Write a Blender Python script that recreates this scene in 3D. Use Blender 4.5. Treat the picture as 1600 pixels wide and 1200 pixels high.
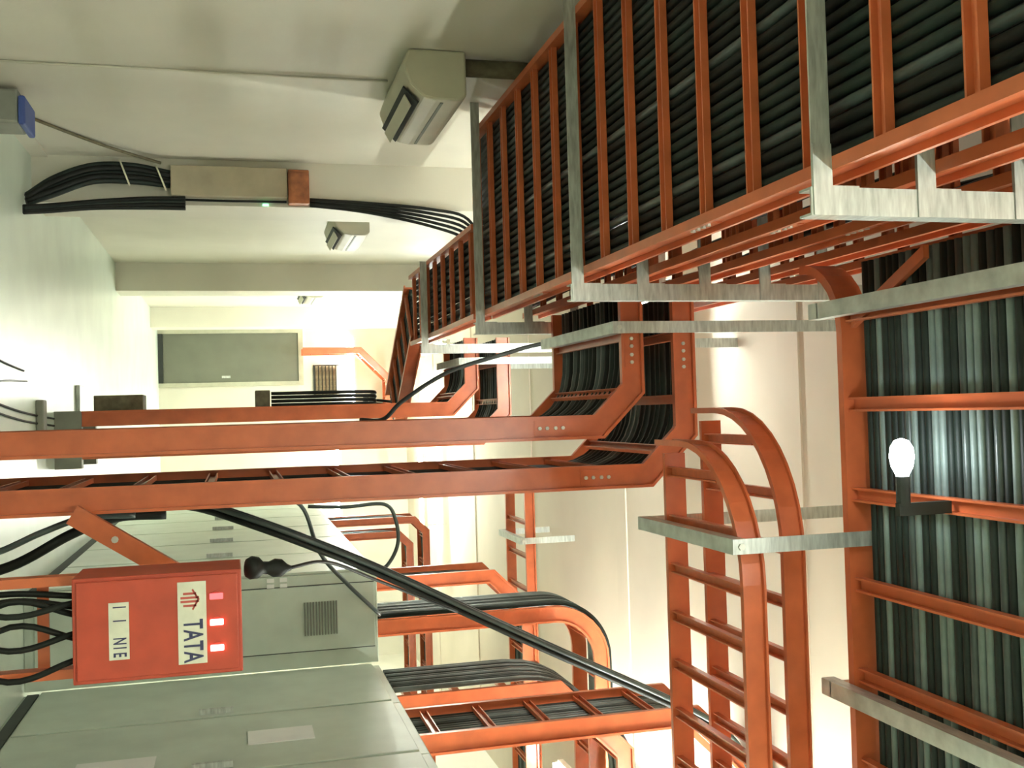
import bpy, math, random
from mathutils import Vector, Matrix
random.seed(7)
for o in list(bpy.data.objects): bpy.data.objects.remove(o)
S = bpy.context.scene
COL = S.collection
EYE = 1.25                        # camera height above the floor, metres

# ------------------------------------------------------------------ camera
# the photograph was taken upright and stored turned a quarter: the picture's right is the room's up
cam_d = bpy.data.cameras.new('camera'); cam = bpy.data.objects.new('camera', cam_d); COL.objects.link(cam)
cam_d.sensor_fit = 'HORIZONTAL'; cam_d.sensor_width = 36.0; cam_d.lens = 36.0 * 1640 / 1600
cam_d.clip_start = 0.05; cam_d.clip_end = 100
F = 1640.0
yc = Vector((55, -430, -F)).normalized()
zc = Vector((-136, (F * F - 55 * 136) / 430, -F)).normalized()
xc = yc.cross(zc)
right = Vector((xc[0], yc[0], zc[0])); up = Vector((xc[1], yc[1], zc[1])); back = Vector((xc[2], yc[2], zc[2]))
m = Matrix((up, -right, back)).transposed().to_4x4()
m.translation = (0, 0, EYE)
cam.matrix_world = m
S.camera = cam

# ------------------------------------------------------------------ world, exposure
w = bpy.data.worlds.new('world'); S.world = w; w.use_nodes = True
w.node_tree.nodes['Background'].inputs[0].default_value = (0.9, 1.0, 0.92, 1)
w.node_tree.nodes['Background'].inputs[1].default_value = 0.05
S.view_settings.view_transform = 'Standard'; S.view_settings.look = 'None'
S.view_settings.exposure = 2.25; S.view_settings.gamma = 1.0; S.view_settings.use_curve_mapping = False
LAMP = (0.95, 1.0, 0.92)
TUBE = 70.0                       # emission strength of the ceiling tubes
BULB = 11.0
WALLTUBE = 120.0                  # tubes on the far wall
# ceiling battens: x, y, direction of the tube, strength factor
BATTENS = [(0.35, -2.2, 'y', 2.5), (0.35, 0.4, 'y', 1.2), (2.9, 4.9, 'y', 1.9), (2.9, 6.4, 'y', 1.7), (3.0, 8.0, 'y', 1.2),  # first pair is unseen, added behind and above the camera for frontal fill light
           (-0.5, 6.3, 'x', 0.6), (-0.9, 13.6, 'y', 1.3), (-0.9, 16.0, 'y', 1.2), (1.2, 15.0, 'x', 1.3)]
# wall battens on the far wall: x, height above eye level
WALL_BATTENS = [(-0.75, 2.05), (1.15, 1.75)]

# ------------------------------------------------------------------ materials
def mat(name, col, rough=0.6, metal=0.0, var=0.06, scale=6.0, bump=0.0, bscale=60.0, emit=None, estr=0.0, stretch=None, spec=0.5):
    M = bpy.data.materials.new(name); M.use_nodes = True
    nt = M.node_tree; b = nt.nodes['Principled BSDF']
    b.inputs['Roughness'].default_value = rough; b.inputs['Metallic'].default_value = metal
    b.inputs['Specular IOR Level'].default_value = spec
    tc = nt.nodes.new('ShaderNodeTexCoord')
    mp = nt.nodes.new('ShaderNodeMapping'); nt.links.new(tc.outputs['Object'], mp.inputs[0])
    if stretch: mp.inputs['Scale'].default_value = stretch
    n = nt.nodes.new('ShaderNodeTexNoise'); n.inputs['Scale'].default_value = scale; n.inputs['Detail'].default_value = 5
    nt.links.new(mp.outputs[0], n.inputs['Vector'])
    r = nt.nodes.new('ShaderNodeValToRGB')
    lo = [max(0, c * (1 - var * 2.2)) for c in col]; hi = [min(1, c * (1 + var * 2.2)) for c in col]
    r.color_ramp.elements[0].position = 0.3; r.color_ramp.elements[0].color = (*lo, 1)
    r.color_ramp.elements[1].position = 0.7; r.color_ramp.elements[1].color = (*hi, 1)
    nt.links.new(n.outputs['Fac'], r.inputs[0]); nt.links.new(r.outputs[0], b.inputs['Base Color'])
    if bump:
        n2 = nt.nodes.new('ShaderNodeTexNoise'); n2.inputs['Scale'].default_value = bscale; n2.inputs['Detail'].default_value = 3
        nt.links.new(tc.outputs['Object'], n2.inputs['Vector'])
        bp = nt.nodes.new('ShaderNodeBump'); bp.inputs['Strength'].default_value = bump; bp.inputs['Distance'].default_value = 0.01
        nt.links.new(n2.outputs['Fac'], bp.inputs['Height']); nt.links.new(bp.outputs[0], b.inputs['Normal'])
    if emit:
        b.inputs['Emission Color'].default_value = (*emit, 1); b.inputs['Emission Strength'].default_value = estr
    return M

MT = dict(
    wall=mat('wall_paint', (0.62, 0.60, 0.50), 0.55, var=0.03, scale=1.3, bump=0.08, bscale=40),
    ceil=mat('ceiling_paint', (0.68, 0.59, 0.48), 0.8, var=0.03, scale=0.9, bump=0.08, bscale=30),
    floor=mat('floor_vinyl', (0.52, 0.60, 0.50), 0.32, var=0.04, scale=2.2),
    door=mat('door_paint', (0.13, 0.14, 0.10), 0.5, var=0.04, scale=3),
    frame=mat('frame_paint', (0.40, 0.40, 0.30), 0.5),
    dark=mat('dark_gap', (0.02, 0.025, 0.02), 0.7),
    orange=mat('orange_powder_coat', (0.55, 0.135, 0.050), 0.30, var=0.06, scale=9, bump=0.03, bscale=220),
    galv=mat('galvanised_steel', (0.52, 0.56, 0.52), 0.42, metal=0.55, var=0.10, scale=14, stretch=(1, 1, 6)),
    bolt=mat('bolt_zinc', (0.55, 0.56, 0.50), 0.4, metal=0.3),
    black=mat('black_cable', (0.007, 0.009, 0.007), 0.6, var=0.2, scale=8, spec=0.3),
    green=mat('dark_green_cable', (0.009, 0.018, 0.014), 0.55, var=0.2, scale=8, spec=0.35),
    grey=mat('grey_cable', (0.15, 0.20, 0.185), 0.45, var=0.12, scale=8),
    slate=mat('slate_cable', (0.05, 0.07, 0.066), 0.34, var=0.15, scale=8),
    steel=mat('blue_grey_cable', (0.13, 0.165, 0.165), 0.32, var=0.15, scale=8),
    cab=mat('cabinet_paint', (0.50, 0.58, 0.49), 0.36, var=0.04, scale=4, bump=0.02, bscale=150),
    seam=mat('cabinet_gap', (0.05, 0.06, 0.05), 0.7),
    grill=mat('grill_grey', (0.16, 0.18, 0.14), 0.6),
    paper=mat('paper_white', (0.78, 0.80, 0.76), 0.7, var=0.02),
    red=mat('red_enamel', (0.40, 0.05, 0.022), 0.42, var=0.06, scale=12, bump=0.03, bscale=200),
    label=mat('label_white', (0.62, 0.64, 0.52), 0.6, var=0.04, scale=20),
    navy=mat('navy_print', (0.03, 0.035, 0.10), 0.6),
    redink=mat('red_print', (0.45, 0.08, 0.06), 0.6),
    led=mat('red_led', (0.9, 0.1, 0.1), 0.4, emit=(1.0, 0.22, 0.22), estr=2.2),
    leddim=mat('red_led_dim', (0.9, 0.1, 0.1), 0.4, emit=(1.0, 0.12, 0.14), estr=0.35),
    tube=mat('tube_glow', (1, 1, 1), 0.5, emit=LAMP, estr=TUBE),
    tube_wall=mat('tube_glow_wall', (1, 1, 1), 0.5, emit=LAMP, estr=WALLTUBE),
    bulb=mat('bulb_glow', (1, 1, 1), 0.5, emit=(0.90, 0.98, 1.0), estr=BULB),
    white=mat('white_plastic', (0.66, 0.66, 0.56), 0.45, var=0.02),
    acbody=mat('air_conditioner_plastic', (0.50, 0.48, 0.36), 0.5, var=0.03),
    pipe=mat('brown_lagging', (0.12, 0.105, 0.06), 0.8, var=0.15, scale=20),
    box=mat('junction_box_brown', (0.33, 0.11, 0.04), 0.5, var=0.2, scale=15),
    beige=mat('beige_duct', (0.42, 0.37, 0.26), 0.55),
    blue=mat('blue_plastic', (0.05, 0.09, 0.32), 0.5),
    greybox=mat('grey_plastic', (0.25, 0.26, 0.22), 0.6),
    tie=mat('cable_tie', (0.62, 0.60, 0.46), 0.6),
    ledg=mat('green_led', (0.1, 0.8, 0.3), 0.4, emit=(0.3, 1.0, 0.5), estr=0.6),
)

# ------------------------------------------------------------------ helpers
def W(x, y, h): return Vector((x, y, EYE + h))

class MB:
    def __init__(s): s.v = []; s.f = []
    def add(s, vs, fs):
        o = len(s.v); s.v += [tuple(v) for v in vs]; s.f += [tuple(i + o for i in f) for f in fs]; return s
    def box(s, lo, hi):
        x0, y0, z0 = lo; x1, y1, z1 = hi
        return s.add([(x0,y0,z0),(x1,y0,z0),(x1,y1,z0),(x0,y1,z0),(x0,y0,z1),(x1,y0,z1),(x1,y1,z1),(x0,y1,z1)],
                     [(0,3,2,1),(4,5,6,7),(0,1,5,4),(1,2,6,5),(2,3,7,6),(3,0,4,7)])
    def prism(s, poly, d):                       # closed polygon (3D points) extruded by vector d
        n = len(poly); d = Vector(d)
        vs = [Vector(p) for p in poly] + [Vector(p) + d for p in poly]
        fs = [tuple(range(n))[::-1], tuple(range(n, 2 * n))] + [(i, (i + 1) % n, n + (i + 1) % n, n + i) for i in range(n)]
        return s.add(vs, fs)
    def sweep(s, path, L, prof):                 # planar path, L = plane normal; prof = (along L, along N = L x T)
        path = [Vector(p) for p in path]; L = Vector(L).normalized(); k = len(path); n = len(prof); vs = []
        T = [(path[i + 1] - path[i]).normalized() for i in range(k - 1)]
        for i in range(k):
            n1 = L.cross(T[max(0, i - 1)]); n2 = L.cross(T[min(k - 2, i)])
            nb = (n1 + n2).normalized(); nb = nb / max(0.3, nb.dot(n1))
            vs += [path[i] + L * a + nb * b for a, b in prof]
        fs = [(i * n + j, i * n + (j + 1) % n, (i + 1) * n + (j + 1) % n, (i + 1) * n + j) for i in range(k - 1) for j in range(n)]
        fs += [tuple(range(n))[::-1], tuple((k - 1) * n + j for j in range(n))]
        return s.add(vs, fs)
    def tube(s, path, r, n=7):
        path = [Vector(p) for p in path]; k = len(path); vs = []; a = None
        for i in range(k):
            t = (path[min(k - 1, i + 1)] - path[max(0, i - 1)]).normalized()
            if a is None:
                a = Vector((0, 0, 1)) if abs(t.z) < 0.9 else Vector((1, 0, 0))
            a = (a - t * a.dot(t)).normalized(); b = t.cross(a)
            vs += [path[i] + (a * math.cos(2 * math.pi * j / n) + b * math.sin(2 * math.pi * j / n)) * r for j in range(n)]
        fs = [(i * n + j, i * n + (j + 1) % n, (i + 1) * n + (j + 1) % n, (i + 1) * n + j) for i in range(k - 1) for j in range(n)]
        fs += [tuple(range(n))[::-1], tuple((k - 1) * n + j for j in range(n))]
        return s.add(vs, fs)
    def mesh(s, name, origin=(0, 0, 0), smooth=False):
        me = bpy.data.meshes.new(name); o = Vector(origin)
        me.from_pydata([tuple(Vector(v) - o) for v in s.v], [], s.f)
        import bmesh
        bm = bmesh.new(); bm.from_mesh(me); bmesh.ops.recalc_face_normals(bm, faces=bm.faces); bm.to_mesh(me); bm.free()
        if smooth:
            for p in me.polygons: p.use_smooth = len(p.vertices) == 4
        return me
    def build(s, name, m, parent=None, origin=None, smooth=False, bevel=0.0):
        if origin is None: origin = parent['org'] if parent else centre_low(s.v)
        me = s.mesh(name, origin, smooth); me.materials.append(MT[m] if isinstance(m, str) else m)
        o = bpy.data.objects.new(name, me); COL.objects.link(o)
        if parent: o.parent = parent
        else: o.location = origin
        o['org'] = tuple(origin)
        if bevel:
            b = o.modifiers.new('bevel', 'BEVEL'); b.width = bevel; b.segments = 2; b.limit_method = 'ANGLE'
        return o

def centre_low(vs):
    xs = [v[0] for v in vs]; ys = [v[1] for v in vs]; zs = [v[2] for v in vs]
    return ((min(xs) + max(xs)) / 2, (min(ys) + max(ys)) / 2, min(zs))

def tag(o, label, cat, group=None):
    o['label'] = label; o['category'] = cat
    if group: o['group'] = group
    return o
def thing(name, label, cat, org, group=None):
    o = bpy.data.objects.new(name, None); COL.objects.link(o); o.location = org; o['org'] = tuple(org); o.empty_display_size = 0.1
    return tag(o, label, cat, group)
def struct(o): o['kind'] = 'structure'; return o
def clone(src, parent, mw):                       # one more piece sharing its mesh; mw in world space
    o = src.copy(); COL.objects.link(o); o.parent = parent
    o.matrix_local = Matrix.Translation(-Vector(parent['org'])) @ mw
    return o

def round_path(pts, r, seg=6):
    pts = [Vector(p) for p in pts]; out = [pts[0]]
    for i in range(1, len(pts) - 1):
        a, b, c = pts[i - 1], pts[i], pts[i + 1]
        d1 = min(r, (b - a).length * 0.45); d2 = min(r, (c - b).length * 0.45)
        p, q = b + (a - b).normalized() * d1, b + (c - b).normalized() * d2
        for k in range(seg + 1):
            t = k / seg; out.append(p * (1 - t) ** 2 + b * 2 * t * (1 - t) + q * t * t)
    out.append(pts[-1]); return out
def spline(pts, seg=8):
    P = [Vector(p) for p in pts]; P = [P[0] * 2 - P[1]] + P + [P[-1] * 2 - P[-2]]; out = []
    for i in range(1, len(P) - 2):
        for k in range(seg):
            t = k / seg
            out.append(0.5 * ((2 * P[i]) + (P[i + 1] - P[i - 1]) * t + (2 * P[i - 1] - 5 * P[i] + 4 * P[i + 1] - P[i + 2]) * t * t
                              + (3 * P[i] - P[i - 1] - 3 * P[i + 1] + P[i + 2]) * t ** 3))
    out.append(P[-2]); return out

def cable(pts, r, m, label, group=None, name='cable', n=7, cat='cable'):
    o = MB().tube(pts, r, n).build(name, m, smooth=True)
    return tag(o, label, cat, group)

# ------------------------------------------------------------------ cable ladders
RH = 0.11                                          # side rail height
def channel(sign, h=RH, fl=0.032, t=0.013):        # C section, flanges pointing outwards
    p = [(0, -h/2), (fl, -h/2), (fl, -h/2 + t), (t, -h/2 + t), (t, h/2 - t), (fl, h/2 - t), (fl, h/2), (0, h/2)]
    return [(a * sign, b) for a, b in p]
def frames(path, L, spacing, start):
    L = Vector(L).normalized(); P = [Vector(p) for p in path]; out = []; s = 0.0; nxt = start
    for i in range(len(P) - 1):
        d = P[i + 1] - P[i]; ln = d.length; T = d / ln
        while nxt <= s + ln:
            out.append((P[i] + T * (nxt - s), T, L.cross(T))); nxt += spacing
        s += ln
    return out
def plate(mb, c, T, N, L, ln=0.16, h=0.07, t=0.006):
    c = Vector(c)
    mb.prism([c - T * ln/2 - N * h/2, c + T * ln/2 - N * h/2, c + T * ln/2 + N * h/2, c - T * ln/2 + N * h/2], L * t)
def ladder(label, path, L, width, group=None, spacing=0.3, start=0.15, h=RH, m='orange', plates=(), cat='cable ladder', end_bar=False):
    """path: centre line at mid rail height; L: ladder's width direction, N = L x T is the cable side"""
    L = Vector(L).normalized(); path = [Vector(p) for p in path]
    org = centre_low(path)
    root = thing('cable_ladder', label, cat, org, group)
    for sg in (1, -1):
        MB().sweep([p + L * sg * width / 2 for p in path], L, channel(sg, h)).build('side_rail', m, root)
    src = None
    hw = 0.022; hh = 0.024; t = 0.006
    for c, T, N in frames(path, L, spacing, start):
        mw = Matrix((L, T, N)).transposed().to_4x4(); mw.translation = c - N * (h / 2 - 0.026)
        if src is None:                             # U section lying open side down
            prof = [(-hw, -hh/2), (-hw + t, -hh/2), (-hw + t, hh/2 - t), (hw - t, hh/2 - t), (hw - t, -hh/2), (hw, -hh/2), (hw, hh/2), (-hw, hh/2)]
            mb = MB().prism([(-width/2 + 0.001, a, b) for a, b in prof], (width - 0.002, 0, 0))
            me = mb.mesh('rung'); me.materials.append(MT[m]); src = bpy.data.objects.new('rung', me); COL.objects.link(src)
            src.parent = root; src.matrix_local = Matrix.Translation(-Vector(org)) @ mw
        else: clone(src, root, mw)
    for (i, f, sg) in plates:                       # splice plate with bolts on rail side sg, on path leg i at fraction f
        d = path[i + 1] - path[i]; T = d.normalized(); N = L.cross(T)
        c = path[i] + d * f + L * sg * (width / 2 + 0.010)
        mb = MB(); plate(mb, c, T, N, L * sg)
        pl = mb.build('splice_plate', m, root)
        for k in (-0.055, -0.02, 0.02, 0.055):
            MB().tube([c + T * k + L * sg * 0.004, c + T * k + L * sg * 0.014], 0.009, 6).build('bolt', 'bolt', pl)
    return root
def ladder_cables(path, L, width, n, label, group, r=0.016, mats=('black', 'green'), h=RH, rnd=0.12, lo=None, hi=None, layer=0, jit=0.35, weights=None, ext=0.0):
    L = Vector(L).normalized(); P = [Vector(p) for p in path]
    lo = -width / 2 + 0.006 if lo is None else lo; hi = width / 2 - 0.006 if hi is None else hi
    T = [(P[i + 1] - P[i]).normalized() for i in range(len(P) - 1)]
    for i in range(n):
        base = lo + (hi - lo) * (i + 0.5) / n; gap = (hi - lo) / n - 2 * r
        rr = r * random.uniform(0.88, 1.0)
        off = -h / 2 + 0.026 + 0.012 + rr + layer * 2 * r + 0.001
        pts = []
        for k in range(len(P)):
            n1 = L.cross(T[max(0, k - 1)]); n2 = L.cross(T[min(len(P) - 2, k)]); nb = (n1 + n2).normalized(); nb = nb / max(0.3, nb.dot(n1))
            pts.append(P[k] + nb * off)
        full = []
        for k in range(len(pts) - 1):
            q = max(1, int((pts[k + 1] - pts[k]).length / 0.7))
            full += [pts[k].lerp(pts[k + 1], j / q) for j in range(q)]
        full.append(pts[-1])
        full = [p + L * (base + random.uniform(-1, 1) * max(0, gap) * jit) for p in full]
        pp = spline(full, 3) if len(P) == 2 else round_path(full, rnd, 4)
        mm = random.choices(mats, weights)[0] if weights else random.choice(mats)
        cable(pp, rr, mm, label, group)

# ------------------------------------------------------------------ room shell
XL, XR, YB, YF, ZC = -1.75, 4.2, -3.5, 18.5, EYE + 2.9
struct(MB().box((XL - .15, YB - .15, -.15), (XR + .15, YF + .15, 0)).build('floor', 'floor', origin=(0, 0, 0)))
struct(MB().box((XL - .15, YB - .15, ZC), (XR + .15, YF + .15, ZC + .15)).build('ceiling', 'ceil', origin=(0, 0, ZC)))
struct(MB().box((XL - .15, YB, 0), (XL, YF, ZC)).build('wall_left', 'wall', origin=(XL, 0, 0)))
struct(MB().box((XR, YB, 0), (XR + .15, YF, ZC)).build('wall_right', 'wall', origin=(XR, 0, 0)))
struct(MB().box((XL - .15, YF, 0), (XR + .15, YF + .15, ZC)).build('wall_far', 'wall', origin=(0, YF, 0)))
struct(MB().box((XL - .15, YB - .15, 0), (XR + .15, YB, ZC)).build('wall_near', 'wall', origin=(0, YB, 0)))
PIL = [(2.4, 0.5), (7.3, 0.5), (12.15, 0.5), (16.9, 0.5)]
for i, (y, d) in enumerate(PIL):
    struct(MB().box((XL, y, 0), (XL + .31, y + d, ZC)).build('trim_%d' % (i + 1), 'wall'))
for i, y in enumerate((5.0, 7.65, 10.3, 13.0, 15.7)):
    struct(MB().box((XL, y, ZC - .012), (XR, y + .22, ZC)).build('trim_%d' % (i + 5), 'ceil'))
struct(MB().box((XL, YB, 0), (XL + .015, 7.3, .10)).build('baseboard_left', 'wall'))
# door in the far wall
d = struct(MB().box((-1.46, YF - .05, .08), (-.63, YF - .01, 2.30)).build('door_1', 'door'))
dd = MB()
dd.box((-1.53, YF - .08, 0), (-1.46, YF - .001, 2.38)).box((-.63, YF - .08, 0), (-.56, YF - .001, 2.38)).box((-1.46, YF - .08, 2.30), (-.63, YF - .001, 2.38))
dd.build('door_frame', 'frame', d)
MB().box((-1.46, YF - .10, 0), (-.63, YF - .01, .075)).build('threshold', 'dark', d)
MB().box((-.74, YF - .09, 1.02), (-.70, YF - .05, 1.16)).build('handle', 'galv', d)
# dark louvred vent above the door
v = thing('wall_vent', 'dark square vent with slats high on the far wall', 'vent', (-.62, YF, EYE + 1.30))
MB().box((-.90, YF - .06, EYE + 1.30), (-.35, YF - .001, EYE + 1.74)).build('vent_box', 'dark', v)
sl = None
for k in range(7):
    z = EYE + 1.335 + k * .06
    if sl is None:
        sl = MB().prism([(-.88, YF - .062, z), (-.88, YF - .085, z + .0), (-.88, YF - .062, z + .045)], (.51, 0, 0)).build('slat', 'pipe', v)
    else:
        c = sl.copy(); COL.objects.link(c); c.parent = v; c.location = (0, 0, k * .06)

# ------------------------------------------------------------------ ceiling battens and the bare bulb
def batten_parts(t, c, d, drop, tm='tube'):                      # c: middle of the body's upper side, d: unit vector along the tube
    L = .62; c = Vector(c); d = Vector(d); up_ = Vector((0, 0, 1)); sd = d.cross(up_)
    def bar(a, b, w0, w1): return [c + d * a + sd * w0, c + d * a + sd * w1, c + d * b + sd * w1, c + d * b + sd * w0]
    MB().prism([p - up_ * .05 for p in bar(-L, L, -.035, .035)], (0, 0, .05)).build('batten_body', 'white', t)
    MB().tube([c - d * (L - .03) - up_ * .078, c + d * (L - .03) - up_ * .078], .019, 10).build('tube', tm, t, smooth=True)
    for a in (-L, L - .03):
        MB().prism([p - up_ * .10 for p in bar(a, a + .03, -.02, .02)], (0, 0, .05)).build('lamp_holder', 'white', t)
    if drop:
        for a in (-.4, .4): MB().tube([c + d * a, c + d * a + up_ * drop], .006, 6).build('hanging_rod', 'galv', t)
def tube_mat(k):
    nm = 'tube_glow_%d' % round(k * 100)
    if nm not in MT: MT[nm] = mat(nm, (1, 1, 1), 0.5, emit=LAMP, estr=TUBE * k)
    return nm
def batten(x, y, ax, k):
    drop = .28
    lab = {'y': 'white hanging batten with one lit tube, running along the room', 'x': 'white hanging batten with one lit tube, set across the room'}[ax]  # also labels the unseen fill pair added by the camera
    t = thing('fluorescent_batten', lab, 'light', (x, y, ZC - drop - .1), 'battens ' + ('along' if ax == 'y' else 'across') + ' the room')
    batten_parts(t, (x, y, ZC - drop), (0, 1, 0) if ax == 'y' else (1, 0, 0), drop, tube_mat(k))
for i, (x, h) in enumerate(WALL_BATTENS):
    t = thing('fluorescent_batten', 'lit fluorescent batten on the far wall, ' + ('above the door' if i == 0 else 'behind the cabinet row'), 'light', (x, YF - .04, EYE + h))
    batten_parts(t, (x, YF - .036, EYE + h), (1, 0, 0), 0, 'tube_wall')
for b in BATTENS: batten(*b)
bx, by, bh = .165, 2.66, 1.86
t = thing('light_bulb', 'bare glowing bulb in a socket under the wide crosswise overhead ladder', 'light', (bx, by, EYE + bh - .05))
prof = [(.0, -.055), (.020, -.048), (.032, -.028), (.035, 0), (.030, .028), (.019, .05), (.015, .062)]
vs = []; fs = []                                    # the bulb lies level, its cap towards the rung
for r_, z_ in prof:
    vs += [(bx + z_, by + max(r_, .001) * math.cos(2 * math.pi * j / 14), EYE + bh + max(r_, .001) * math.sin(2 * math.pi * j / 14)) for j in range(14)]
for i in range(len(prof) - 1): fs += [(i * 14 + j, i * 14 + (j + 1) % 14, (i + 1) * 14 + (j + 1) % 14, (i + 1) * 14 + j) for j in range(14)]
MB().add(vs, fs + [tuple(range(14))]).build('globe', 'bulb', t, smooth=True)
MB().tube([(bx + .055, by, EYE + bh), (bx + .14, by, EYE + bh)], .020, 10).build('socket', 'dark', t)
MB().box((.298, by - .010, EYE + bh - .02), (.334, by + .010, EYE + 1.998 + .016)).build('bracket', 'dark', t)

# ------------------------------------------------------------------ the stacked ladder trays along the left
TIERS = [1.36, 1.64, 1.915, 2.19, 2.465]           # underside of each tier above eye level
XA, XB = -1.60, -0.575
ORD = ['lowest', 'second', 'third', 'fourth', 'topmost']
for i, h in enumerate(TIERS):
    y0, y1 = .4, 5.95
    path = [W((XA + XB) / 2, y0, h + RH / 2), W((XA + XB) / 2, y1, h + RH / 2)]
    ladder('wide orange cable ladder along the left wall, %s of five stacked tiers' % ORD[i], path, (1, 0, 0), XB - XA,
           'stacked ladder tiers on the left', start=.1, plates=((0, .47, 1), (0, .80, 1)) if i < 3 else ())
    n = 28 if i == 0 else 9
    ladder_cables(path, (1, 0, 0), XB - XA, n, 'dark cable lying lengthwise in the %s stacked ladder tier' % ORD[i], 'cables in the %s tier' % ORD[i],
                  r=.0175, mats=('black', 'green', 'slate'), weights=(5, 4, 1))
    if i == 0:
        ladder_cables(path, (1, 0, 0), XB - XA, 27, 'dark cable in the upper layer of the lowest stacked ladder tier', 'upper cables in the lowest tier',
                      r=.0175, mats=('black',), layer=1)
# narrower continuation beyond the third hanger, turning towards the far riser
pn = [W(-.83, 6.02, TIERS[0] + RH / 2), W(-.83, 8.35, TIERS[0] + RH / 2)]
ladder('narrow orange cable ladder carrying on beyond the wide tiers', pn, (1, 0, 0), .5, start=.12)
ladder_cables(pn, (1, 0, 0), .5, 11, 'black cable lying in the narrow far ladder', 'cables in the narrow ladder', r=.0212, mats=('black', 'green'))
ladder_cables(pn, (1, 0, 0), .5, 10, 'black cable in the upper layer of the narrow far ladder', 'upper cables in the narrow ladder', r=.0212, mats=('black',), layer=1, lo=-.2218, hi=.2218)
a = Vector((.55, .83, 0)).normalized(); l = Vector((a.y, -a.x, 0))
c0 = W(-.84, 8.46, TIERS[0] + RH / 2); pd = [c0, c0 + a * 1.55]
ladder('short slanting cable ladder at the end of the narrow ladder', pd, l, .48, start=.1)
ladder_cables(pd, l, .48, 12, 'black cable lying in the short slanting ladder', 'cables in the slanting ladder', r=.018, mats=('black', 'green'))

# hangers: strut down from the ceiling, one arm under each tier
def hanger(y, ordn, tiers, xs0=-.505, xs1=-.437, xw=XL):
    t = thing('tray_hanger', 'galvanised strut hanger with arms under stacked tiers, ' + ordn, 'hanger', (xs0, y, EYE + tiers[0] - .05), 'hangers under the stacked tiers')
    z0 = EYE + tiers[0] - .055
    wd = .055
    MB().box((xs0 + .001, y - wd / 2, z0), (xs1, y - wd / 2 + .006, ZC)).box((xs0 + .001, y - wd / 2 + .006, z0), (xs0 + .007, y + wd / 2, ZC)).box((xs1 - .006, y - wd / 2 + .006, z0), (xs1, y + wd / 2, ZC)).build('strut', 'galv', t)
    for h in tiers:
        z = EYE + h
        mb = MB().box((xw + .001, y - wd / 2, z - .05), (xs0, y - wd / 2 + .006, z - .001)).box((xw + .001, y - wd / 2 + .006, z - .007), (xs0, y + wd / 2, z - .001))
        ar = mb.build('arm', 'galv', t)
        MB().prism([(xs0 - .10, y - wd / 2 - .004, z - .05), (xs1, y - wd / 2 - .004, z - .05), (xs1, y - wd / 2 - .004, z + .07), (xs0 - .002, y - wd / 2 - .004, z + .07), (xs0 - .002, y - wd / 2 - .004, z + .0), (xs0 - .10, y - wd / 2 - .004, z - .001)], (0, .0035, 0)).build('gusset', 'galv', ar)
    return t
hanger(2.2, 'beside the wide crosswise ladder', TIERS)
hanger(4.02, 'in front of the near double riser', TIERS)
hanger(5.76, 'at the tiers\' far end', TIERS)
hanger(7.55, 'under the narrow ladder', TIERS[:1], xw=-1.11)

# ------------------------------------------------------------------ wide crosswise ladder overhead (near)
H1 = 2.0; Y0, Y1 = 2.26, 3.17
t = thing('cable_ladder', 'wide orange cable ladder crossing overhead, full of green-grey cables', 'cable ladder', (1.6, Y0, EYE + H1))
prof = [(b, a) for a, b in channel(1)]             # web upright: (height along L=z, thickness along N)
zm = EYE + H1 + RH / 2
MB().sweep([(4.15, Y0, zm), (-.42, Y0, zm)], (0, 0, 1), [(p, -q) for p, q in prof][::-1] if False else [(p, q) for p, q in prof]).build('side_rail', 'orange', t)
farp = [Vector((4.15, Y1, zm)), Vector((-.24, Y1, zm))]
for k in range(1, 8):
    an = math.pi / 2 * k / 7
    farp.append(Vector((-.24 - .26 * math.sin(an), Y1 + .26 * (1 - math.cos(an)), zm)))
MB().sweep(farp, (0, 0, 1), [(p, -q) for p, q in prof]).build('side_rail', 'orange', t)
wd = Y1 - Y0; hw = .024; hh = .03; tt = .007
pr = [(-hw, -hh/2), (-hw + tt, -hh/2), (-hw + tt, hh/2 - tt), (hw - tt, hh/2 - tt), (hw - tt, -hh/2), (hw, -hh/2), (hw, hh/2), (-hw, hh/2)]
me = MB().prism([(a_, -wd/2 + .002, b_) for a_, b_ in pr], (0, wd - .004, 0)).mesh('rung'); me.materials.append(MT['orange'])
for k in range(14):
    x = -.295 + k * .305
    o = bpy.data.objects.new('rung', me); COL.objects.link(o); o.parent = t
    o.matrix_local = Matrix.Translation(Vector((x, (Y0 + Y1) / 2, zm - RH / 2 + .03)) - Vector(t['org']))
MB().prism([(-.25, Y1 - .02, zm - .03), (-.29, Y1 - .02, zm - .03), (-.47, Y1 - .42, zm - .03), (-.43, Y1 - .42, zm - .03)], (0, 0, .02)).build('corner_brace', 'orange', t)
NC = 24
for i in range(NC):
    y = Y0 + .05 + (Y1 - Y0 - .1) * (i + .5) / NC
    mm = 'grey' if i in (3, 7, 8, 12, 13, 16, 21) else ('slate' if i % 4 == 1 else 'green')
    r = .0155 if mm != 'grey' else .0145
    z = zm - RH / 2 + .046 + r
    pts = [(x_, y + random.uniform(-.001, .001), z + random.uniform(0, .001)) for x_ in [-.47 + j * .46 for j in range(11)]]
    cable(spline(pts, 2), r, mm, ('pale grey' if mm == 'grey' else 'dark green') + ' cable lying in the wide crosswise overhead ladder', ('pale' if mm == 'grey' else 'dark') + ' cables in the crosswise ladder')
    if True:
        cable([(p[0], p[1] + .008, p[2] + .037) for p in spline(pts, 1)], r, 'black', 'black cable in the upper layer of the wide crosswise ladder', 'upper cables in the crosswise ladder')
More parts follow.
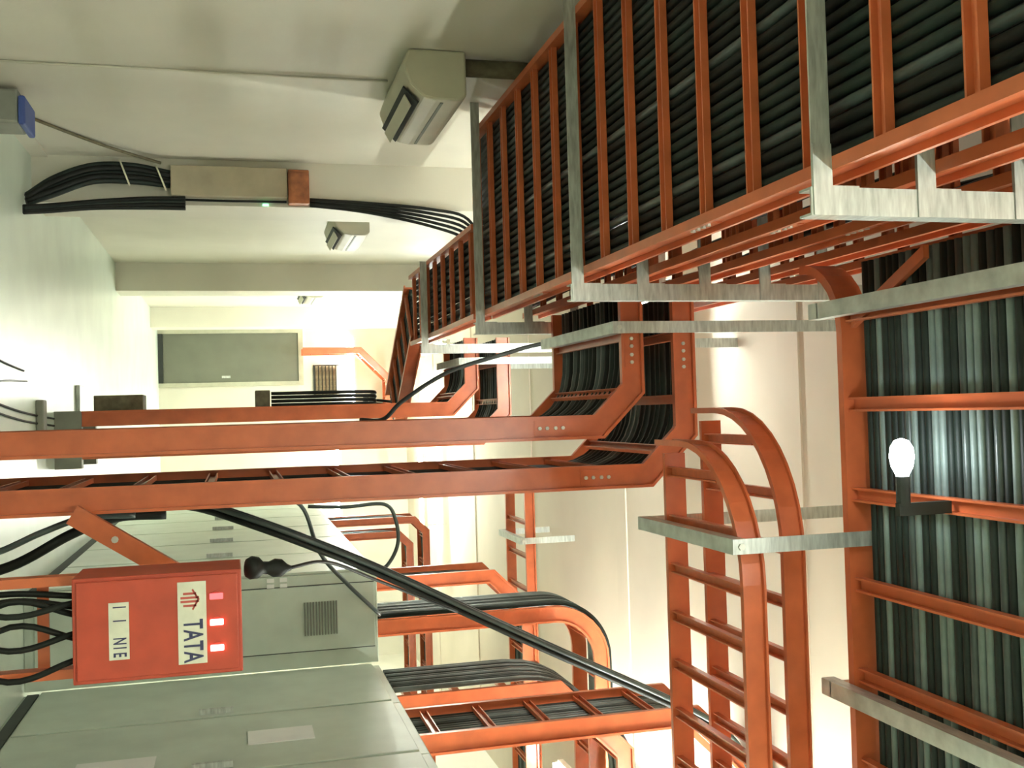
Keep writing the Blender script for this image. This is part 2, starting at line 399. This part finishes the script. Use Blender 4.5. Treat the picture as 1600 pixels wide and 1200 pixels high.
def trapeze(x, ya, yb, h, label, wdt=.055, ext=0.0):
    t = thing('trapeze_support', label, 'hanger', (x, ya, EYE + h), 'trapeze supports from the ceiling')
    z = EYE + h
    MB().box((x - wdt/2, ya - .035 - ext, z - .05), (x + wdt/2, yb + .035 + ext, z - .002)).build('arm', 'galv', t)
    for y in (ya - .039, yb + .039):
        s = MB().box((x - wdt/2, y - .003, z - .05), (x + wdt/2, y + .003, ZC)).build('strap', 'galv', t)
        MB().tube([(x, y - .010, z - .02), (x, y + .010, z - .02)], .012, 6).build('bolt', 'bolt', s)
    return t
trapeze(-.317, Y0, Y1 + .03, H1, 'galvanised trapeze under the wide crosswise ladder, next to the stacked tiers', ext=.06)
trapeze(.985, Y0, Y1 + .03, H1, 'galvanised trapeze under the wide crosswise ladder, above the grey cabinets', ext=.06)

# ------------------------------------------------------------------ the two double risers in the middle
def riser(dx, y0, zfoot, wd, near):
    yc_ = y0 + wd / 2
    word = 'near' if near else 'far'
    pin = [W(-.535 + (0 if near else -.05), yc_, 1.785), W(-.09 + dx, yc_, 1.785), W(.082 + dx, yc_, 1.613), Vector((.082 + dx, yc_, zfoot))]
    pout = [W(-.535 + (0 if near else -.05), yc_, 2.045), W(.115 + dx, yc_, 2.045), W(.315 + dx, yc_, 1.845), Vector((.315 + dx, yc_, zfoot))]
    L = (0, -1, 0)
    ladder('%s orange riser ladder bent over to the left, inner one of the pair' % word, pin, L, wd, 'double risers', start=.2,
           plates=((0, .6, 1), (2, .08, 1)) if near else ())
    ladder('%s orange riser ladder bent over to the left, outer one of the pair' % word, pout, L, wd, 'double risers', start=.2,
           plates=((0, .45, 1), (2, .08, 1)) if near else ())
    for nm, p in (('inner', pin), ('outer', pout)):
        ladder_cables(p, L, wd, 16 if near else 10, 'dark cable running down the %s %s riser ladder' % (word, nm), 'cables on the %s %s riser' % (word, nm),
                      r=.017, mats=('black', 'green', 'slate'), weights=(4, 4, 2), rnd=.2)
riser(0, 4.6, 0.002, 1.04, True)
riser(-.115, 8.05, .18, .8, False)
trapeze(-.372, 4.6 - .03, 5.64 + .03, 1.728, 'galvanised trapeze carrying the near double riser where it turns left')
trapeze(-.40, 8.05 - .03, 8.85 + .03, 1.728, 'galvanised trapeze carrying the far double riser where it turns left')
t = thing('riser_foot', 'dark steel foot under the far double riser', 'foot', (.1, 8.45, 0))
MB().box((-.09, 8.0, 0), (.32, 8.10, .178)).build('foot_bracket', 'greybox', t)
MB().box((-.09, 8.80, 0), (.32, 8.90, .178)).build('foot_bracket', 'greybox', t)

# ------------------------------------------------------------------ two crosswise ladders stacked to the right of the riser, near side curving away
def curved_ladder(h, yn, yf, xe, R, label, group):
    z = EYE + h + .042; hh_ = .084
    t = thing('cable_ladder', label, 'cable ladder', (1.5, yn, EYE + h), group)
    pf = [(b, a) for a, b in channel(1, hh_, .022, .008)]
    near = [Vector((4.15, yn, z)), Vector((xe + R, yn, z))]
    for k in range(1, 11):
        an = math.pi / 2 * k / 10
        near.append(Vector((xe + R - R * math.sin(an), yn + R * (1 - math.cos(an)), z)))
    near.append(Vector((xe, yf + .10, z)))
    MB().sweep(near, (0, 0, 1), pf).build('side_rail', 'orange', t)
    MB().sweep([Vector((4.15, yf, z)), Vector((xe + .03, yf, z))], (0, 0, 1), [(p, -q) for p, q in pf]).build('side_rail', 'orange', t)
    w_ = yf - yn
    me = MB().prism([(a_ * .8, 0, b_ * .8) for a_, b_ in pr], (0, 1, 0)).mesh('rung'); me.materials.append(MT['orange'])
    x = xe + .10
    while x < 4.1:
        ys = yn + .004
        if x < xe + R:
            q = xe + R - x; ys = yn + R - math.sqrt(max(0, R * R - q * q)) + .012
        o = bpy.data.objects.new('rung', me); COL.objects.link(o); o.parent = t
        o.location = Vector((x, ys, z - .022)) - Vector(t['org']); o.scale = (1, yf - ys - .004, 1)
        x += .185
    return t
curved_ladder(1.6, 3.19, 3.79, .15, .45, 'lower of two narrow orange ladders crossing above the grey cabinets, end curved', 'curved-end ladder pair')
curved_ladder(1.80, 3.28, 3.88, .03, .48, 'upper of two narrow orange ladders crossing above the grey cabinets, end curved', 'curved-end ladder pair')
trapeze(.462, 3.17, 3.92, 1.598, 'galvanised trapeze under the two ladders with curved ends', .05)
# far crosswise ladder near the ceiling
fp = [W(4.1, 9.37, 2.5), W(.55, 9.37, 2.5)]
ladder('small orange ladder crossing near the ceiling behind the cabinet risers', fp, (0, 1, 0), .66, start=.1, h=.09)
trapeze(1.15, 9.02, 9.72, 2.445, 'galvanised trapeze under the far ladder near the ceiling')

# ------------------------------------------------------------------ grey cabinets
HC = EYE + .85
def cabinet(lo, hi, label, group, face):
    t = thing('equipment_cabinet', label, 'cabinet', ((lo[0] + hi[0]) / 2, (lo[1] + hi[1]) / 2, 0), group)
    MB().box((lo[0], lo[1], 0), (hi[0], hi[1], HC)).build('body', 'cab', t, bevel=.006)
    x = lo[0]; n = 1
    d = MB().box((x - .018, lo[1] + .012, .10), (x - .001, hi[1] - .012, HC - .05)).build('door', 'cab', t, bevel=.004)
    MB().box((x - .045, lo[1] + .06, 1.02), (x - .018, lo[1] + .085, 1.20)).build('handle', 'galv', d)
    MB().box((x - .006, lo[1], .02), (x - .001, hi[1], .085)).build('plinth', 'seam', t)
    return t
by0 = 6.78
for k in range(4):
    y1_ = by0 - k * .92; y0_ = y1_ - .915
    cabinet((1.60, y0_), (2.35, y1_), 'grey-green cabinet in the near row, ' + ['touching the protruding far row', 'second from the protruding far row', 'third from the protruding far row', 'fourth from the protruding far row'][k], 'cabinets in the near row', 'x')
for k in range(6):
    y0_ = 6.80 + k * .97
    c = cabinet((1.0, y0_), (1.585, y0_ + .965), 'grey-green cabinet in the far row, ' + ['its grilled end panel facing the red box', 'second behind the grilled one', 'third behind the grilled one', 'fourth behind the grilled one', 'fifth behind the grilled one', 'last one under the small double riser'][k], 'cabinets in the far row', 'x')
    if k == 0:
        p = MB().box((1.07, 6.785, .06), (1.475, 6.799, HC - .02)).build('end_panel', 'cab', c, bevel=.003)
        for x_ in (1.064, 1.476): MB().box((x_, 6.7975, .06), (x_ + .007, 6.7995, HC - .02)).build('panel_gap', 'seam', c)
        sl = None
        for j in range(12):
            z = EYE + .385 + j * .018
            if sl is None: sl = MB().box((1.17, 6.778, z), (1.38, 6.785, z + .009)).build('grill_slat', 'grill', p)
            else:
                q = sl.copy(); COL.objects.link(q); q.parent = p; q.location = (0, 0, j * .018)
        for (xx, zz) in ((1.02, .16), (1.02, .24), (1.055, .16), (1.055, .24)):
            MB().box((xx - .012, 6.79, EYE + zz), (xx + .012, 6.7995, EYE + zz + .045)).build('name_tag', 'paper', c)
tag(MB().box((1.577, 5.30, EYE + .02), (1.5815, 5.52, EYE + .34)).build('paper_sheet', 'paper'), 'white sheet of paper stuck on the near cabinet door at eye height', 'paper')
tag(MB().box((1.577, 5.03, EYE - .75), (1.5815, 5.27, EYE - .40)).build('paper_sheet', 'paper'), 'white sheet of paper stuck low on the near cabinet door', 'paper')

# ------------------------------------------------------------------ risers out of the cabinet tops
def side_riser(x, y, wd, hb, ang, label, n, r=.017, rise=.42, curved=False, h=RH, cab_top=HC, xe=4.1, mats=('slate', 'green', 'black'), layer=0, flip=1):
    yc_ = y + wd / 2
    pts = [Vector((x, yc_, cab_top + .002))]
    if curved:
        R = .34
        for k in range(0, 9):
            an = math.pi / 2 * k / 8
            pts.append(W(x + R * (1 - math.cos(an)), yc_, hb + R * math.sin(an)))
    else:
        pts += [W(x, yc_, hb), W(x + rise, yc_, hb + rise)]
    pts.append(Vector((xe, yc_, pts[-1].z)))
    L = (0, -flip, 0)                               # N on the left of a rising ladder, upwards on the level
    t = ladder(label, pts, L, wd, 'risers on the cabinets', start=.12, h=h)
    ladder_cables(pts, L, wd, n, 'slate grey cable climbing the %s' % label.split(' orange')[0] + ' riser on the cabinets', 'cables on ' + label, r=r, mats=mats, h=h, rnd=.25, weights=(5, 2, 1), layer=layer)
    return t
side_riser(1.70, 5.40, .46, 2.40, 45, 'nearest orange riser ladder standing on the near cabinets', 12, flip=-1, mats=('slate', 'green', 'steel'))
side_riser(1.69, 6.14, .50, 1.84, 45, 'second orange riser ladder standing on the near cabinets, lower bend', 12, r=.018, layer=2.2, mats=('steel', 'slate', 'green'))
side_riser(1.43, 7.10, .48, 2.12, 45, 'third orange riser ladder with a rounded bend on the far cabinets', 12, r=.018, layer=2.0, mats=('steel', 'slate', 'green'), curved=True)
side_riser(1.35, 8.45, .42, 2.0, 45, 'fourth orange riser ladder on the far cabinets with an angled bend', 9, rise=.30)
side_riser(1.20, 11.9, .35, 1.92, 45, 'small outer orange riser ladder at the end of the far cabinets', 5, rise=.14, h=.08)
side_riser(1.36, 11.9, .35, 1.75, 45, 'small inner orange riser ladder at the end of the far cabinets', 5, rise=.12, h=.08)
# far riser bending right in front of the far wall
def far_drop():
    y = 17.9
    p = [W(-1.10, y, 1.08), W(-1.10, y, 2.02), W(-.62, y, 2.5), W(.35, y, 2.5)]
    ladder('orange ladder drop by the door, bending right under the ceiling', p, (0, -1, 0), .4, start=.15)
far_drop()
trapeze(-.1, 17.65, 18.15, 2.44, 'galvanised trapeze holding the ladder drop by the door')

# ------------------------------------------------------------------ red alarm box on its orange rack
BX0, BX1, BY, BZ0, BZ1 = .48, .807, 3.5, EYE - .505, EYE + .003
t = thing('alarm_box', 'red metal alarm box with a TATA label and three lit red lamps', 'alarm box', ((BX0 + BX1) / 2, BY + .1, BZ0))
MB().box((BX0, BY, BZ0), (BX1, BY + .24, BZ1)).build('casing', 'red', t, bevel=.004)
fr = MB().box((BX0 + .012, BY - .008, BZ0 + .012), (BX1 - .012, BY - .0005, BZ1 - .012)).build('front_cover', 'red', t, bevel=.003)
def text_mesh(txt, size, m, parent, x, y, z, pitch, sx=1.0):   # one mesh per letter
    for k, ch in enumerate(txt):
        if ch == ' ': continue
        cu = bpy.data.curves.new('txt', 'FONT'); cu.body = ch; cu.size = size; cu.extrude = .0006; cu.offset = size * .018; cu.align_x = 'CENTER'; cu.align_y = 'CENTER'
        ob = bpy.data.objects.new('txt', cu); COL.objects.link(ob); bpy.context.view_layer.update()
        me = bpy.data.meshes.new_from_object(ob.evaluated_get(bpy.context.evaluated_depsgraph_get()))
        bpy.data.objects.remove(ob)
        for v_ in me.vertices: v_.co = Vector((x + (k - (len(txt) - 1) / 2) * pitch + v_.co.x * sx, y - v_.co.z, z + v_.co.y)) - Vector(parent['org'])
        me.materials.clear(); me.materials.append(MT[m])
        o = bpy.data.objects.new('letter', me); COL.objects.link(o); o.parent = parent
yl = BY - .0085
lb = MB().box((.510, yl - .002, EYE - .193), (.768, yl, EYE - .106)).build('name_label', 'label', t)
text_mesh('TATA', .082, 'navy', lb, .695, yl - .0025, EYE - .150, .034, .62)
em = MB()                                            # red emblem left of the word
cx_, cz_ = .566, EYE - .150
for s_ in (-1, 1):
    em.box((cx_ + s_ * .006 - .0035, yl - .0032, cz_ - .034), (cx_ + s_ * .006 + .0035, yl - .002, cz_ + .022))
    em.box((cx_ + s_ * .019 - .0035, yl - .0032, cz_ - .026), (cx_ + s_ * .019 + .0035, yl - .002, cz_ + .014))
em.prism([(cx_ - .034, yl - .0032, cz_ + .004), (cx_, yl - .0032, cz_ + .024), (cx_ + .034, yl - .0032, cz_ + .004), (cx_ + .03, yl - .0032, cz_), (cx_, yl - .0032, cz_ + .017), (cx_ - .03, yl - .0032, cz_)], (0, .0012, 0))
em.build('emblem', 'redink', lb)
lb2 = MB().box((.560, yl - .002, EYE - .398), (.737, yl, EYE - .338)).build('small_label', 'label', t)
text_mesh('I I  NIE', .054, 'navy', lb2, .648, yl - .0025, EYE - .368, .021, .55)
for i, x in enumerate((.560, .642, .723)):
    MB().tube([(x, BY - .006, EYE - .075), (x, BY - .012, EYE - .075)], .017, 12).build('lamp_bezel', 'red', t)
    vs = []
    mb = MB().prism([(x - .010, BY - .0125, EYE - .096), (x + .010, BY - .0125, EYE - .096), (x + .010, BY - .0125, EYE - .054), (x - .010, BY - .0125, EYE - .054)], (0, -.006, 0))
    mb.build('signal_lamp', 'leddim' if i == 0 else 'led', t, bevel=.003)
t = thing('equipment_rack', 'orange open rack of two posts under the red box', 'rack', ((BX0 + BX1) / 2, BY + .14, 0))
for x0 in (BX0 - .012, BX1 - .045):
    MB().sweep([(x0 + .03, BY + .13, 0), (x0 + .03, BY + .13, BZ0 - .001)], (0, 1, 0), [(-.03, -.015), (.03, -.015), (.03, -.009), (-.024, -.009), (-.024, .009), (.03, .009), (.03, .015), (-.03, .015)]).build('post', 'orange', t)
for z in (.03, .42, .62): MB().box((BX0 + .035, BY + .15, z), (BX1 - .03, BY + .16, z + .035)).build('crossbar', 'orange', t)
MB().box((BX0 - .03, BY + .02, 0), (BX1 + .03, BY + .24, .02)).build('base_plate', 'orange', t)
for k, (x0, dx, x1) in enumerate(((.52, .02, .55), (.55, -.03, .56), (.56, .03, .58), (.62, .05, .60), (.66, -.04, .66), (.70, .05, .68), (.74, -.05, .74))):
    yy = BY + .03 + .013 * k if k % 2 else BY + .115 - .022 * k / 2
    cable(spline([(x0, yy, .032), (x0 + dx, yy, .30), (x1 - dx, yy, .55), (x1, yy, BZ0 - .004)], 6), .010, 'black', 'black cable rising inside the open rack under the red box', 'cables under the red box')
# slanting brace between riser and rack
t = thing('slanting_brace', 'orange slanting brace bar leaning from the riser to behind the red box', 'brace', (.45, 4.45, .5))
a0 = W(.36, 4.50, -.64); a1 = W(.74, 4.50, -.07)
MB().sweep([a0, a1], (0, 1, 0), [(-.02, -.04), (.02, -.04), (.02, -.03), (-.012, -.03), (-.012, .03), (.02, .03), (.02, .04), (-.02, .04)]).build('bar', 'orange', t)
dirv = (a1 - a0).normalized()
for f_ in (.28, .85):
    c_ = a0.lerp(a1, f_); MB().tube([c_ + Vector((0, -.024, 0)), c_ + Vector((0, -.034, 0))], .014, 8).build('bolt', 'bolt', t)
# black plug on top of the red box
t = thing('cable_plug', 'black plug with bulging boot lying on the red box', 'plug', (.47, 3.66, BZ1))
prof = [(0, .004), (.004, .030), (.020, .040), (.045, .036), (.06, .022), (.08, .022), (.10, .032), (.125, .030), (.145, .014), (.16, .008)]
vs = []; fs = []; base = Vector((.50, 3.66, BZ1 + .013)); dv = Vector((.10, .25, .95)).normalized(); ex = dv.cross(Vector((0, 1, 0))).normalized(); ey = dv.cross(ex)
for s_, r_ in prof: vs += [base + dv * s_ + (ex * math.cos(2 * math.pi * j / 12) + ey * math.sin(2 * math.pi * j / 12)) * r_ for j in range(12)]
for i in range(len(prof) - 1): fs += [(i * 12 + j, i * 12 + (j + 1) % 12, (i + 1) * 12 + (j + 1) % 12, (i + 1) * 12 + j) for j in range(12)]
MB().add(vs, fs + [tuple(range(12)), tuple(range((len(prof) - 1) * 12, len(prof) * 12))]).build('plug_body', 'black', t, smooth=True)
MB().tube(spline([base + dv * .15, W(.56, 4.1, .33), W(.74, 4.7, .60), W(.95, 4.95, 1.0)], 8), .007, 6).build('lead', 'black', t, smooth=True)

# ------------------------------------------------------------------ loose cables
for k in range(4):
    o_ = Vector((.031 * (k % 2), .031 * (k // 2), .006 * k))
    cable(spline([W(.395, 5.55, -.30) + o_, W(.40, 5.22, -.16) + o_, W(.44, 4.95, .01) + o_, W(.56, 4.90, .30) + o_, W(.75, 5.0, .68) + o_, W(1.16, 5.05, 1.45) + o_, W(1.62, 5.30, 2.30) + o_, W(1.84, 5.315, 2.60) + o_, W(2.10, 5.315, 2.72) + o_], 8), .014, 'black' if k % 2 else 'slate',
          'long dark cable slanting up from the riser to the nearest cabinet riser', 'slanting cable bundle')
cable(spline([W(.40, 5.9, .10), W(.543, 6.6, .37), W(.84, 6.6, .48), W(1.05, 6.6, .65), W(1.24, 6.68, .83), W(1.30, 6.9, .866), W(1.32, 7.06, .866)], 8), .013, 'slate', 'thin grey cable slanting across the grilled cabinet end')
cable(spline([W(.60, 7.2, .45), W(.616, 7.2, .70), W(.611, 7.2, .963), W(.721, 7.2, 1.04), W(.888, 7.2, 1.05), W(1.032, 7.2, .97), W(1.06, 7.2, .866)], 8), .013, 'slate', 'loose cable loop standing on the far cabinets behind the riser')
cable(spline([W(.396, 4.72, -.30), W(.398, 4.72, -.50), W(.46, 4.72, -.68), W(.58, 4.72, -.92), W(.64, 4.72, -1.226)], 8), .022, 'black', 'thick black cable arching from the riser down beside the rack')
cable(spline([W(.388, 4.67, -.42), W(.39, 4.67, -.62), W(.44, 4.66, -.78), W(.52, 4.66, -.98), W(.55, 4.66, -1.234)], 8), .014, 'slate', 'thinner cable arching from the riser down beside the rack')
cable(spline([W(-.53, 7.5, 2.89), W(-.506, 7.5, 2.28), W(-.42, 7.5, 1.9), W(-.296, 7.5, 1.49), W(-.10, 7.5, 1.16), W(.03, 7.55, 1.02), W(.03, 7.9, .90)], 8), .016, 'black', 'black cable sagging from the ceiling in front of the far riser')
# drop of cables from the slanting ladder into a dark box on the side of the far riser
for k in range(4):
    cable(spline([W(-.02 - .032 * k, 9.78, 1.46), W(-.04 - .032 * k, 10.02, 1.36), W(-.06 - .032 * k, 9.80, 1.15), W(-.09 - .032 * k, 8.6, 1.10), W(-.10 - .03 * k, 8.32, .9), W(-.10 - .03 * k, 8.30, .26)], 6), .014, 'black', 'black cable dropping down the side of the far riser', 'cable drop on the far riser')
tag(MB().box((-.215, 8.22, EYE + .14), (-.078, 8.42, EYE + .25)).build('pull_box', 'pipe', bevel=.006), 'dark pull box on the side of the far riser, taking the dropped cables', 'box')
tag(MB().box((-.20, 8.12, EYE - 1.0), (-.078, 8.40, EYE - .66)).build('pull_box', 'pipe', bevel=.006), 'dark low box on the side of the far riser near the floor', 'box')
# wires along the floor
for k, (x0, x1) in enumerate(((.0, .02), (.05, .07))):
    cable(spline([(-.16 + k * .05, 5.6, .008), (-.08 + x0, 6.8, .008), (-.04 + x0, 7.95, .008)], 8), .007, 'black', 'thin black wire on the floor leading to the far riser foot', 'floor wires')
cable(spline([(-.42, 5.4, .007), (-.36, 6.2, .007), (-.33, 6.9, .007)], 8), .006, 'black', 'thin straight wire lying on open floor')
cable(spline([(-.14, 5.4, .006), (-.24, 6.2, .006), (-.27, 7.0, .006)], 8), .006, 'slate', 'thin grey wire slanting across the open floor')
t = tag(MB().box((-.16, 7.30, 0), (.045, 7.42, .05)).build('floor_cleat', 'greybox', bevel=.008), 'dark cable cleat on the floor before the far riser', 'cleat')
t = tag(MB().box((-.31, 9.05, 0), (-.02, 9.30, .035)).build('floor_cover', 'galv', bevel=.008), 'pale metal cover strip on the floor by the far riser', 'cover')

# ------------------------------------------------------------------ left wall fittings
def air_con(y, label, L=.86):
    z0 = EYE + .80; x0 = XL
    t = thing('air_conditioner', label, 'air conditioner', (x0 + .1, y + L / 2, z0), 'wall air conditioners')
    pf = [(x0 + .001, z0 + .03), (x0 + .08, z0), (x0 + .17, z0 + .03), (x0 + .235, z0 + .10), (x0 + .245, z0 + .16), (x0 + .245, z0 + .28), (x0 + .22, z0 + .31), (x0 + .001, z0 + .31)]
    MB().prism([(a_, y, b_) for a_, b_ in pf], (0, L, 0)).build('housing', 'acbody', t, bevel=.012)
    MB().prism([(x0 + .165, y + .06, z0 + .012), (x0 + .24, y + .06, z0 + .085), (x0 + .246, y + .06, z0 + .078), (x0 + .172, y + .06, z0 + .006)], (0, L - .12, 0)).build('air_outlet', 'dark', t)
    lv = MB().prism([(x0 + .20, y + .08, z0 + .02), (x0 + .255, y + .08, z0 + .05), (x0 + .258, y + .08, z0 + .046), (x0 + .203, y + .08, z0 + .016)], (0, L - .16, 0)).build('louvre', 'acbody', t)
    MB().box((x0 + .2455, y + .04, z0 + .185), (x0 + .249, y + L - .04, z0 + .20)).build('front_groove', 'grill', t)
    MB().tube(spline([(x0 + .05, y + .10, z0 + .311), (x0 + .05, y + .10, z0 + .7), (x0 + .055, y + .12, z0 + 1.3), (x0 + .05, y + .1, ZC - .05)], 6), .045, 10).build('refrigerant_pipe', 'pipe', t, smooth=True)
    return t
air_con(4.92, 'cream wall air conditioner with dark outlet, beside the wide tiers')
air_con(8.75, 'cream wall air conditioner between the two nearer wall pillars')
air_con(13.4, 'cream wall air conditioner beyond the second pillar, near the far door')
tag(MB().tube([(XL + .007, 5.42, .02), (XL + .007, 5.42, EYE + .80)], .006, 6).build('wall_conduit', 'wall', smooth=True), 'thin cream conduit running up the left wall to the first air conditioner', 'conduit')
YP = 7.3
t = thing('junction_box', 'small rusty brown junction box on the wall pillar', 'junction box', (-1.57, YP - .05, EYE + .37))
MB().box((-1.68, YP - .10, EYE + .37), (-1.45, YP - .001, EYE + .51)).build('casing', 'box', t, bevel=.008)
MB().box((-1.66, YP - .108, EYE + .385), (-1.47, YP - .1005, EYE + .495)).build('lid', 'box', t, bevel=.003)
t = thing('cable_duct', 'beige cable duct cover on the wall pillar below the junction box', 'duct', (-1.6, YP - .04, EYE - .39))
MB().box((-1.69, YP - .085, EYE - .39), (-1.49, YP - .001, EYE + .365)).build('duct_cover', 'beige', t, bevel=.006)
MB().box((-1.455, YP - .03, EYE + .20), (-1.445, YP - .001, EYE + .24)).build('indicator', 'ledg', t)
cable([(-1.472, YP - .02, EYE - .36), (-1.47, YP - .022, EYE), (-1.472, YP - .02, EYE + .36)], .008, 'black', 'thin black cable beside the duct cover on the pillar')
for k in range(5):
    cable(spline([(-1.49 + .010 * k, YP - .03 - .016 * (k % 2), EYE + .515), (-1.475 + .016 * k, YP - .03, EYE + .9), (-1.44 + .03 * k, YP - .04, EYE + 1.35), (-1.37 + .04 * k, YP - .05, EYE + 1.62), (-1.12 + .03 * k, YP - .06, EYE + 1.70 - .01 * k), (-.98 + .03 * k, YP - .06, EYE + 1.475)], 6), .011, 'black', 'black cable climbing from the junction box to the narrow ladder', 'cables above the junction box')
for k in range(5):
    dx = .026 * (k - 2); dy = -.015 * (k % 2)
    cable(spline([(-1.60 + dx * .8, YP - .05 + dy, EYE - .395), (-1.62 + dx, YP - .10 + dy, EYE - .62), (-1.60 + dx, YP - .16 + dy, EYE - .86), (-1.50 + dx, YP - .22 + dy, EYE - 1.08), (-1.40 + dx * .5, YP - .28 + dy, .018)], 7), .019, 'black' if k % 2 else 'green', 'thick dark cable drooping from the duct on the pillar', 'thick cables below the duct')
for k in range(4):
    cable(spline([(-1.475 + .022 * k, YP - .05, EYE - .30), (-1.46 + .02 * k, YP - .09, EYE - .55), (-1.42 + .014 * k, YP - .16, EYE - .85), (-1.37 + .012 * k, YP - .26, EYE - 1.10), (-1.34 + .012 * k, YP - .36, .014)], 7), .014, 'black' if k != 1 else 'green', 'dark cable hanging off the pillar edge to the floor', 'cables hanging by the pillar edge')
for (c_, w_, tl) in (((-1.62, YP - .125, EYE - .67), .085, .03), ((-1.60, YP - .085, EYE - .45), .08, .03)):
    pts = [(c_[0] + w_ * math.cos(a_), c_[1] + .052 * math.sin(a_), c_[2] + tl * math.cos(a_)) for a_ in [2 * math.pi * j / 16 for j in range(17)]]
    tag(MB().tube(pts, .006, 5).build('cable_tie', 'tie', smooth=True), 'pale tie looped around the drooping cables on the pillar', 'cable tie', 'pale cable ties')
cable(spline([(XL + .012, 6.15, .05), (XL + .012, 6.5, .22), (XL + .02, 6.95, .50), (XL + .05, 7.22, .80)], 7), .010, 'pipe', 'brownish cable running up the wall towards the pillar')
t = thing('storage_box', 'grey box with a blue lid on the floor against the left wall', 'box', (XL + .14, 5.9, 0))
MB().box((XL + .02, 5.80, 0), (XL + .20, 6.05, .20)).build('box_body', 'greybox', t, bevel=.015)
MB().box((XL + .06, 5.78, .201), (XL + .21, 6.07, .235)).build('lid', 'blue', t, bevel=.01)
